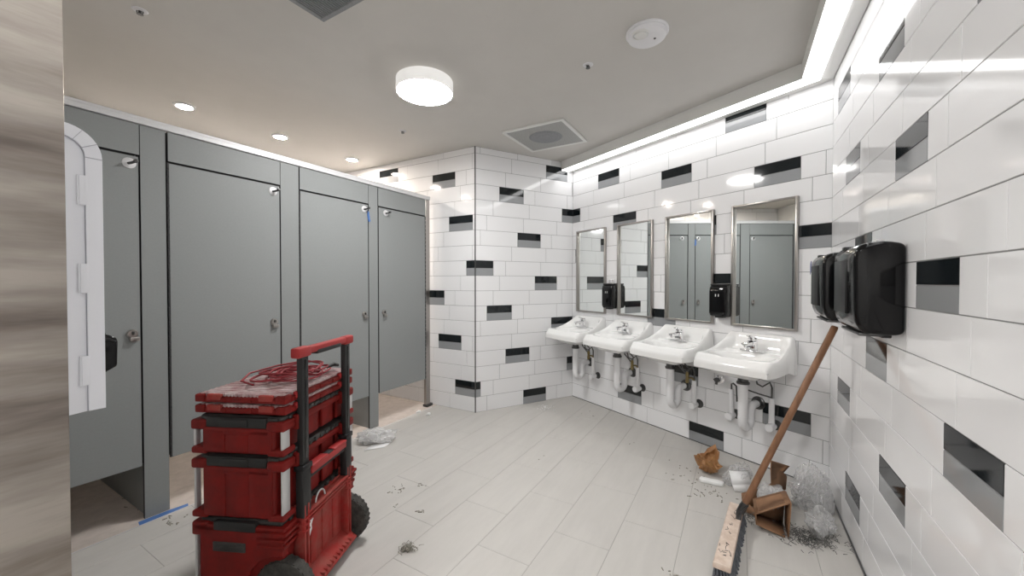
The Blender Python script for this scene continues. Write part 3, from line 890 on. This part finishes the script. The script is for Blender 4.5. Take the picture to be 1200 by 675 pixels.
    for s in (-1, 1):
        bm = new(); box(bm, hx-.018, hx+.018, s*.165-.026, s*.165+.026, .36, .575, .006, 2)
        hd = obj('handle_sleeve', bm, 'black_matt', t)
        bm = new(); box(bm, hx-.022, hx+.022, s*.165-.031, s*.165+.031, .555, .578, .004)
        obj('collar', bm, 'black_mid', hd)
        bm = new(); box(bm, hx-.013, hx+.013, s*.165-.021, s*.165+.021, .57, 1.030, .004)
        ps = obj('handle_post', bm, 'black_matt', t)
        bm = new(); box(bm, hx+.0125, hx+.0140, s*.165-.006, s*.165+.006, .60, 1.01, .0005)
        obj('groove', bm, 'black_gloss', ps)
    bm = new()
    box(bm, hx-.018, hx+.018, -.205, .205, 1.028, 1.058, .008, 3)
    prism(bm, [(hx-.020, -.215), (hx+.020, -.215), (hx+.020, -.13), (hx-.020, -.13)], 'XY', 1.020, 1.062, bev=.008, seg=2)
    box(bm, hx-.019, hx+.019, .14, .215, 1.020, 1.060, .008, 3)
    gr = obj('grip', bm, 'red_bright', t)
    bm = new(); box(bm, hx-.017, hx+.0195, -.09, .10, 1.018, 1.040, .007, 3); obj('grip_underside', bm, 'black_matt', gr)
    bm = new()
    box(bm, hx-.016, hx+.022, -.136, .136, .520, .552, .006); box(bm, hx-.016, hx+.024, -.136, -.02, .545, .558, .005); box(bm, hx-.016, hx+.024, .03, .136, .545, .558, .005)
    cb = obj('release_bar', bm, 'red_bright', t)
    bm = new(); box(bm, hx-.010, hx+.020, -.020, .026, .543, .556, .004); box(bm, hx-.012, hx+.010, -.138, .138, .500, .524, .005); obj('button', bm, 'black_matt', cb)
    return t
rolling_box()
toolbox('deep red tool box with black lid, resting on the wheeled box', .389, .232, .022)
toolbox('shallow red tool box with black lid, third from the bottom of the stack', .645, .132, .022)
def organizer(label, z0, top):
    t = tb('tool_organizer', label, z0)
    x0, x1, y0, y1 = XL+.014, XR-.004, -.252, .252
    bm = new()
    box(bm, x0, x1, y0, y1, .0, .026, .009, 3)
    for k in range(3): box(bm, x0+.05+k*.11, x0+.13+k*.11, y0-.003, y0+.01, .004, .022, .003)
    for k in range(5): box(bm, x1-.006, x1+.004, y0+.03+k*.1, y0+.09+k*.1, .003, .023, .003)
    for sx, x in ((-1, x0), (1, x1)):
        for sy, y in ((-1, y0), (1, y1)):
            xa, xb = (x-.004, x+.04) if sx < 0 else (x-.04, x+.004)
            ya, yb = (y-.004, y+.04) if sy < 0 else (y-.04, y+.004)
            box(bm, xa, xb, ya, yb, .002, .034, .006, 2)
    obj('tray', bm, 'red', t)
    bm = new(); box(bm, x0+.010, x1-.010, y0+.008, y1-.008, .024, .037, .004, 2)
    n = 18
    for k in range(n):
        a = y0+.02+k*(y1-y0-.04)/n
        box(bm, x0+.014, x1-.014, a, a+.010, .036, .0395, .001, 1)
    for k in range(22): box(bm, x0+.02+k*.0160, x0+.028+k*.0160, y0+.005, y0+.012, .024, .038, .001, 1)
    obj('clear_lid', bm, 'lid_clear', t, label='dusty clear lid')
    for s in (y0+.06, y1-.12):
        bm = new(); box(bm, x1-.010, x1+.007, s, s+.06, .010, .036, .004); obj('latch', bm, 'red_bright', t)
    for s in (x0+.05, x1-.11):
        bm = new(); box(bm, s, s+.06, y0-.006, y0+.012, .012, .036, .004); obj('latch', bm, 'red_dust', t)
organizer('flat red organizer case with clear lid, lower one of the two', .803, False)
organizer('flat red organizer case with clear lid, on top of the stack under the cord', .8455, True)
# red cord coiled on top
rnd = random.Random(3)
bm = new()
zc = .889
pts = []
NT = 9
for i in range(NT*22+1):
    a = 2*pi*i/22; turn = i/22
    q = .5+.5*sin(turn*2.1)
    rx = .085+.030*sin(turn*1.7+.6); ry = .115+.045*sin(turn*2.9)
    cx = .055+.030*sin(turn*2.3); cy = .02+.050*cos(turn*1.9)
    x = cx+rx*cos(a); y = cy+ry*sin(a)
    z = .005 + .0032*turn + .012*(.5+.5*sin(a*1.5+turn*1.3))
    x = max(-.16, min(.165, x))
    pts.append((x, y, z))
tube(bm, pts, .0045, 8)
tail = [pts[-1]] + [(.09, .16, .035), (.02, .15, .05), (-.06, .05, .045), (-.12, -.05, .03), (-.10, -.12, .012), (-.02, -.15, .006)]
tube(bm, tail, .0045, 8)
cr = tag(obj('cord', bm, 'cord_red', at=(TB.x, TB.y, zc-.002)), 'red cord coiled loosely on top of the tool box stack', 'cord')
cr.rotation_euler = (0, 0, TBR)
bm = new(); tube(bm, [(.135, .135, .022), (.150, .17, .030), (.148, .21, .018)], .009, 12, rs=[.006, .010, .008]); obj('plug', bm, 'black_matt', cr)

# ------------------------------------------------------------------ broom
hd_a = Vector((1.262, 2.163, 0)); hd_b = Vector((.922, 1.690, 0))
ax = (hd_b-hd_a).normalized(); Lh = (hd_b-hd_a).length
t = thing('broom', 'push broom with brown wooden handle leaning toward the right wall', 'broom', (hd_a+hd_b)/2, atan2(ax.y, ax.x))
bm = new()
prism(bm, [(-.036, .058), (.034, .058), (.036, .066), (.034, .084), (-.030, .086), (-.036, .078)], 'YZ', -Lh/2, Lh/2, bev=.003)
blk = obj('head_block', bm, 'wood_pale', t, label='pale worn wooden block')
bm = new()
rb = random.Random(5)
for i in range(62):
    for j in range(6):
        x = -Lh/2+.008+(Lh-.016)*i/61; y = -.029+.0115*j
        lx = x+rb.uniform(-.006, .006); ly = y*1.35+rb.uniform(-.006, .006)+.008
        tube(bm, [(x, y, .060), ((x+lx)/2, (y+ly)/2, .03), (lx, ly, .001)], .004, 5, rs=[.0035, .0042, .0048])
br = obj('bristles', bm, 'bristle', t); br['kind'] = 'stuff'
# scratches and scribbles on the block
bm = new()
for i in range(16):
    x = -Lh/2+.05+rb.random()*(Lh-.1); y = rb.uniform(-.024, .024); p0 = Vector((x, y, .0862))
    q = [p0]
    for k in range(3): q.append(q[-1]+Vector((rb.uniform(-.022, .022), rb.uniform(-.014, .014), 0)))
    q = [Vector((max(-Lh/2+.01, min(Lh/2-.01, v.x)), max(-.027, min(.029, v.y)), .0858)) for v in q]
    tube(bm, q, .0013, 4)
obj('scratches', bm, 'lid_black', blk)
inv = Matrix.Rotation(-atan2(ax.y, ax.x), 4, 'Z') @ Matrix.Translation(-(hd_a+hd_b)/2)
P0 = inv @ Vector((1.243, 2.095, .075)); P1 = inv @ Vector((1.666, 1.998, 1.100))
bm = new(); tube(bm, [P0, P0.lerp(P1, .5), P1-(P1-P0).normalized()*.006, P1], .016, 18, rs=[.0165, .0165, .0160, .012])
obj('handle', bm, 'wood', t)
bm = new()
d = (P1-P0).normalized()
tube(bm, [P0-d*.005, P0+d*.06], .0185, 16)
box(bm, P0.x-.015, P0.x+.10, P0.y-.012, P0.y+.012, .084, .090, .002)
tube(bm, [P0+d*.05+Vector((0, .018, 0)), P0+Vector((.05, .012, .03)), P0+Vector((.10, .008, .014))], .004, 8)
tube(bm, [P0+d*.05-Vector((0, .018, 0)), P0+Vector((.05, -.012, .03)), P0+Vector((.10, -.008, .014))], .004, 8)
obj('bracket', bm, 'dark_chrome', t)

# ------------------------------------------------------------------ loose rubbish
def crumple(dim, seed, sub=5, amp=.36, f=1.7, flat=.25, blobs=5):
    """a heap of folded film: a few overlapping creased lobes in one mesh"""
    r = random.Random(seed); bm = new()
    for b in range(blobs):
        t = bmesh.new(); bmesh.ops.create_icosphere(t, subdivisions=sub, radius=1.0)
        off = Vector((seed*3.7+b*9.1, seed*1.3, seed*5.1+b*4.3))
        k = 1.0 if b == 0 else r.uniform(.45, .72)
        c = Vector((0, 0, 0)) if b == 0 else Vector((r.uniform(-.6, .6), r.uniform(-.6, .6), r.uniform(-.35, .5)))
        ax = Vector((r.uniform(-1, 1), r.uniform(-1, 1), r.uniform(-1, 1))).normalized()
        rm = Matrix.Rotation(r.random()*6.28, 3, ax); fd = Vector((r.uniform(-1, 1), r.uniform(-1, 1), r.uniform(-1, 1))).normalized(); st = Vector((r.uniform(.7, 1.25), r.uniform(.6, 1.1), r.uniform(.5, 1.0)))
        for v in t.verts:
            n = v.co.normalized(); m = rm @ n; m = Vector((m.x*st.x, m.y*st.y, m.z*st.z))
            w = m + .30*Vector((noise.noise(m*1.1+off), noise.noise(m*1.1+off*1.3), noise.noise(m*1.1+off*.7)))
            w = w - fd*(w.dot(fd)*.72)                      # creases run along one direction, like pulled film
            rg = lambda q: max(0.0, 1-3.0*abs(q))**1.2
            a = rg(noise.noise(w*f+off)); d = rg(noise.noise(w*f*1.9+off*1.7)); e = rg(noise.noise(w*f*3.6+off*.4))
            rr = .80 + amp*(1.5*noise.noise(n*1.4+off) + .60*a + .50*d + .13*e)
            q = Vector((m.x*rr*k, m.y*rr*k, m.z*rr*k)) + c
            v.co = Vector((q.x*dim[0], q.y*dim[1], q.z*dim[2]))
        merge(bm, t, 0, True)
    zs = sorted(v.co.z for v in bm.verts); zc = zs[int(len(zs)*flat*.5)]
    for v in bm.verts:
        if v.co.z < zc: v.co.z = zc + (v.co.z-zc)*.04
    zmin = min(v.co.z for v in bm.verts)
    for v in bm.verts: v.co.z -= zmin-.001
    return bm
def rubbish(name, bm, m, loc, label, cat, rz=0.0, kind=None, ang=180):
    o = obj(name, bm, m, at=loc, ang=ang); o.rotation_euler = (0, 0, rz); tag(o, label, cat)
    if kind: o['kind'] = kind
    return o

# crumpled open kraft paper: a cup of folded petals
bm = new()
rk = random.Random(11); NSEG, NR_ = 22, 8
rows = []
for j in range(NR_+1):
    q = j/NR_; row = []
    for i in range(NSEG):
        a = 2*pi*i/NSEG
        lobes = .5+.5*cos(2*a+.6)
        hgt = .05+.085*lobes
        rr = .012+.070*(q**.6)*(1+.55*noise.noise(Vector((cos(a)*2.5, sin(a)*2.5, q*4))))
        z = .004+hgt*q**1.4 + .050*noise.noise(Vector((cos(a)*3, sin(a)*3, q*4+3)))*q
        rr *= 1+.20*(1 if (i % 5) < 2 else -1)*.4*q
        row.append(bm.verts.new((rr*cos(a), rr*sin(a)*.8, max(.002, z))))
    rows.append(row)
for j in range(NR_):
    for i in range(NSEG):
        bm.faces.new((rows[j][i], rows[j][(i+1) % NSEG], rows[j+1][(i+1) % NSEG], rows[j+1][i]))
bm.faces.new(rows[0][::-1])
o = rubbish('kraft_paper', bm, 'kraft', (1.372, 2.700, .001), 'crumpled brown kraft paper on the floor by the back wall', 'paper', .9)
o.scale = (1.22, 1.22, 1.1)
o.data.set_sharp_from_angle(angle=radians(14))
md = o.modifiers.new('thickness', 'SOLIDIFY'); md.thickness = .0012
bm = new(); prism(bm, [(-.062, -.010), (-.05, -.017), (.0, -.014), (.02, -.018), (.062, -.012), (.066, .008), (.03, .014), (-.01, .010), (-.055, .012)], 'XY', 0.0, .014, bev=.004)
rubbish('foam_strip', bm, 'foam', (1.315, 2.545, .001), 'white foam strip on the floor beside the brown paper', 'foam', -.55).scale = (1.15, 1.7, 1.8)
# cardboard pieces
def sheet(bm, p, thick=.004):
    """thick quad sheet from 4+ corner points"""
    p = [Vector(q) for q in p]; n = (p[1]-p[0]).cross(p[2]-p[0]).normalized()*thick
    a = [bm.verts.new(q) for q in p]; b = [bm.verts.new(q+n) for q in p]
    bm.faces.new(a); bm.faces.new(b[::-1])
    for i in range(len(p)): bm.faces.new((a[i], b[i], b[(i+1) % len(p)], a[(i+1) % len(p)]))

bm = new(); P = Vector((1.425, 1.985, .001))
Q1 = P+Vector((.012, .0, .185)); Q2 = P+Vector((.075, .13, .180)); Q3 = Vector((1.345, 2.150, .115)); Q4 = Vector((1.300, 2.055, .085))
sheet(bm, [Q1, Q2, Q3, Q4]); sheet(bm, [P, P+Vector((.075, .135, 0)), Q2, Q1])
sheet(bm, [Vector((1.305, 2.06, .03)), P+Vector((-.012, .006, .003)), P+Vector((.065, .135, .003)), Vector((1.37, 2.16, .03))])
sheet(bm, [Q2, Q3, Vector((1.37, 2.16, .004)), P+Vector((.065, .135, .004))]); sheet(bm, [Q3, Q4, Vector((1.305, 2.06, .03)), Vector((1.37, 2.16, .004))])
rubbish('cardboard_box', bm, 'card', (0, 0, 0), 'torn open brown cardboard box at the front of the rubbish pile', 'cardboard')
bm = new()
sheet(bm, [(1.565, 2.335, .25), (1.540, 2.30, .215), (1.545, 2.30, .125), (1.655, 2.335, .07), (1.665, 2.34, .15), (1.648, 2.345, .17), (1.685, 2.345, .21)])
sheet(bm, [(1.545, 2.30, .125), (1.655, 2.335, .07), (1.63, 2.40, .002), (1.52, 2.38, .002)])
rubbish('cardboard_flap', bm, 'card', (0, 0, 0), 'upright brown cardboard flap behind the broom handle', 'cardboard')
bm = new()
sheet(bm, [(1.33, 2.22, .002), (1.41, 2.15, .002), (1.56, 2.20, .030), (1.47, 2.29, .022)])
sheet(bm, [(1.33, 2.22, .006), (1.47, 2.29, .026), (1.475, 2.32, .085), (1.345, 2.26, .090)])
sheet(bm, [(1.41, 2.15, .006), (1.345, 2.20, .006), (1.355, 2.235, .060)])
rubbish('cardboard_tray', bm, 'card', (0, 0, 0), 'flattened dark cardboard tray lying beneath the plastic, beside the broom', 'cardboard')
# plastic bags and sheets
rubbish('clear_bag', crumple((.085, .065, .105), 2), 'film', (1.475, 2.520, 0), 'small clear plastic bag around a white card, beside the foam strip', 'plastic bag')
bm = new(); sheet(bm, [(-.060, -.02, .050), (.060, -.02, .050), (.056, .035, .105), (-.055, .035, .105)], .003); sheet(bm, [(-.060, -.02, .050), (.060, -.02, .050), (.052, -.032, .004), (-.045, -.03, .004)], .003)
rubbish('white_card', bm, 'paper', (1.455, 2.455, .002), 'folded white card inside the small clear plastic bag', 'card', -.12)
rubbish('plastic_wrap', crumple((.125, .065, .06), 5, f=1.9), 'film_white', (1.520, 2.245, .050), 'shiny crumpled plastic wrap between two cardboard pieces', 'plastic wrap', .9)
rubbish('plastic_bag', crumple((.125, .110, .200), 9, blobs=6), 'clear', (1.775, 2.275, 0), 'largest clear crumpled plastic bag, piled in the tiled corner', 'plastic bag', .4)
rubbish('plastic_bag', crumple((.105, .075, .062), 14), 'clear', (1.665, 2.080, 0), 'clear plastic bag lying lowest against the right wall, beside wire shavings', 'plastic bag', .9)
rubbish('plastic_bag', crumple((.125, .08, .105), 21), 'film_white', (-1.135, 3.185, .008), 'crumpled clear plastic bag alone on the floor by the stalls', 'plastic bag', .3)
bm = new(); sheet(bm, [(-.10, -.035, .002), (.06, -.045, .002), (.12, .02, .004), (-.03, .03, .004)], .003)
rubbish('white_sheet', bm, 'paper', (-1.095, 3.11, .001), 'flat white sheet under the crumpled bag by the stalls', 'paper', .5)
# wire shavings
def shavings(c, spread, n, seed, ln=.02):
    r = random.Random(seed); bm = new()
    for i in range(n):
        x = c[0]+r.gauss(0, spread[0]); y = c[1]+r.gauss(0, spread[1]); a = r.random()*6.28; l = ln*(.5+r.random())
        z = r.random()*.018
        tube(bm, [(x, y, z+.0015), (x+l*.5*cos(a), y+l*.5*sin(a), z+.004+.006*r.random()), (x+l*cos(a+.7), y+l*sin(a+.7), .0018+z*.5)], .0013, 4)
    return bm
rubbish('wire_shavings', shavings((1.545, 1.985), (.065, .045), 260, 1), 'debris', (0, 0, 0), 'heap of grey wire shavings in front of the clear bag by the right wall', 'shavings', kind='stuff')
rubbish('wire_shavings', shavings((1.365, 2.165), (.045, .04), 110, 2), 'debris', (0, 0, 0), 'scatter of grey wire shavings between broom head and cardboard box', 'shavings', kind='stuff')
bm = shavings((0, 0), (.020, .014), 60, 4, .018)
for i in range(24):
    a = random.random()*6.28; q = random.random()*.03
    x, y = q*cos(a), q*sin(a)*.7; box(bm, x-.006, x+.006, y-.005, y+.005, .001, .016, .003, 1)
rubbish('dust_clump', bm, 'crumb', (-.515, 1.905, 0), 'small grey dust clump on the floor right of the tool box wheel', 'debris')
# crumbs lying about the floor
def crumbs(pts, seed):
    r = random.Random(seed); bm = new()
    for (x, y, n, sp) in pts:
        for i in range(n):
            a, b, l, t_ = x+r.gauss(0, sp), y+r.gauss(0, sp), .003+.010*r.random()**2, r.random()*3.14
            box(bm, -l, l, -.0022, .0022, .0005, .0045, .001, 1, mtx=Matrix.Translation((a, b, 0)) @ Matrix.Rotation(t_, 4, 'Z'))
    return bm
rubbish('floor_crumbs', crumbs([(-.735, 2.455, 14, .03), (-.58, 2.51, 5, .02), (-.69, 2.28, 4, .012), (-.53, 2.23, 6, .012), (.22, 2.9, 2, .02), (1.03, 1.85, 6, .012), (.72, 1.75, 5, .015),
    (1.0, 3.2, 2, .02), (-1.90, 2.15, 16, .035), (-2.1, 2.25, 6, .03), (1.25, 2.45, 30, .07), (1.30, 2.62, 14, .05), (.78, 3.9, 3, .05), (1.15, 2.75, 8, .08), (-2.30, 2.35, 10, .06)], 8), 'crumb', (0, 0, 0), 'dark crumbs and shavings scattered over the floor', 'debris', kind='stuff')
bm = crumbs([(.355, 4.10, 40, .045)], 3); 
rubbish('sawdust', bm, 'foam', (0, 0, 0), 'pale spilled dust on the floor at the foot of the far tiled wall', 'debris', kind='stuff')
for lab, x, y in (('white foam crumb at the foot of the steel stall jamb', -.83, 3.86), ('white foam crumb left of the one by the steel jamb', -.945, 3.93)):
    bm = new(); box(bm, -.016, .016, -.014, .014, .0005, .026, .007, 2); box(bm, -.030, -.004, -.01, .008, .0005, .014, .004, 2)
    rubbish('foam_crumb', bm, 'foam', (x, y, 0), lab, 'foam')

for o in list(COL.objects):
    if o.parent is None and 'category' in o:
        g = {'wall_sink': 'wall hung sinks in a row', 'wall_mirror': 'framed mirrors above the sinks', 'toilet_stall': 'grey toilet stalls', 'soap_dispenser': 'soap dispensers between the mirrors',
             'towel_dispenser': 'paper towel dispensers on the right wall', 'linear_light': 'linear lights along the walls', 'tool_organizer': 'organizer cases on the stack', 'tool_box': 'stacked tool boxes',
             'plastic_bag': 'clear plastic bags on the floor', 'foam_crumb': 'white foam crumbs by the stall jamb', 'wire_shavings': 'wire shavings on the floor'}.get(o.name.split('.')[0])
        if g: o['group'] = g

# ------------------------------------------------------------------ added fill lamp, world, camera
p = n_v(-2.35, 4.35, CEIL-.012)  # unseen lamp added behind the camera to brighten the room
t = thing('fill_lamp', 'added round fill lamp on the ceiling, unseen behind the viewpoint', 'lamp', (p.x, p.y, CEIL-.05))
bm = new(); lathe(bm, [(.20, .0), (.205, .004), (.205, .0495), (.19, .0495)], seg=48); obj('drum', bm, 'white_plastic', t)
bm = new(); lathe(bm, [(0, -.003), (.15, -.002), (.198, .002)], seg=48); obj('diffuser', bm, 'lamp_fill', t)

w = bpy.data.worlds.new('World'); SC.world = w; w.use_nodes = True
w.node_tree.nodes['Background'].inputs['Color'].default_value = (.5, .5, .5, 1)
w.node_tree.nodes['Background'].inputs['Strength'].default_value = 0.05

cd = bpy.data.cameras.new('camera'); cam = bpy.data.objects.new('camera', cd); COL.objects.link(cam)
cam.location = (0, 0, CAM_H); cam.rotation_euler = (radians(90-.8277), 0, 0)
cd.sensor_width = 36; cd.sensor_fit = 'HORIZONTAL'; cd.lens = 455.0/1200*36; cd.clip_start = .05
SC.camera = cam
vs = SC.view_settings
vs.view_transform = 'Standard'; vs.look = 'None'; vs.exposure = 2.20; vs.gamma = 1.0; vs.use_curve_mapping = False
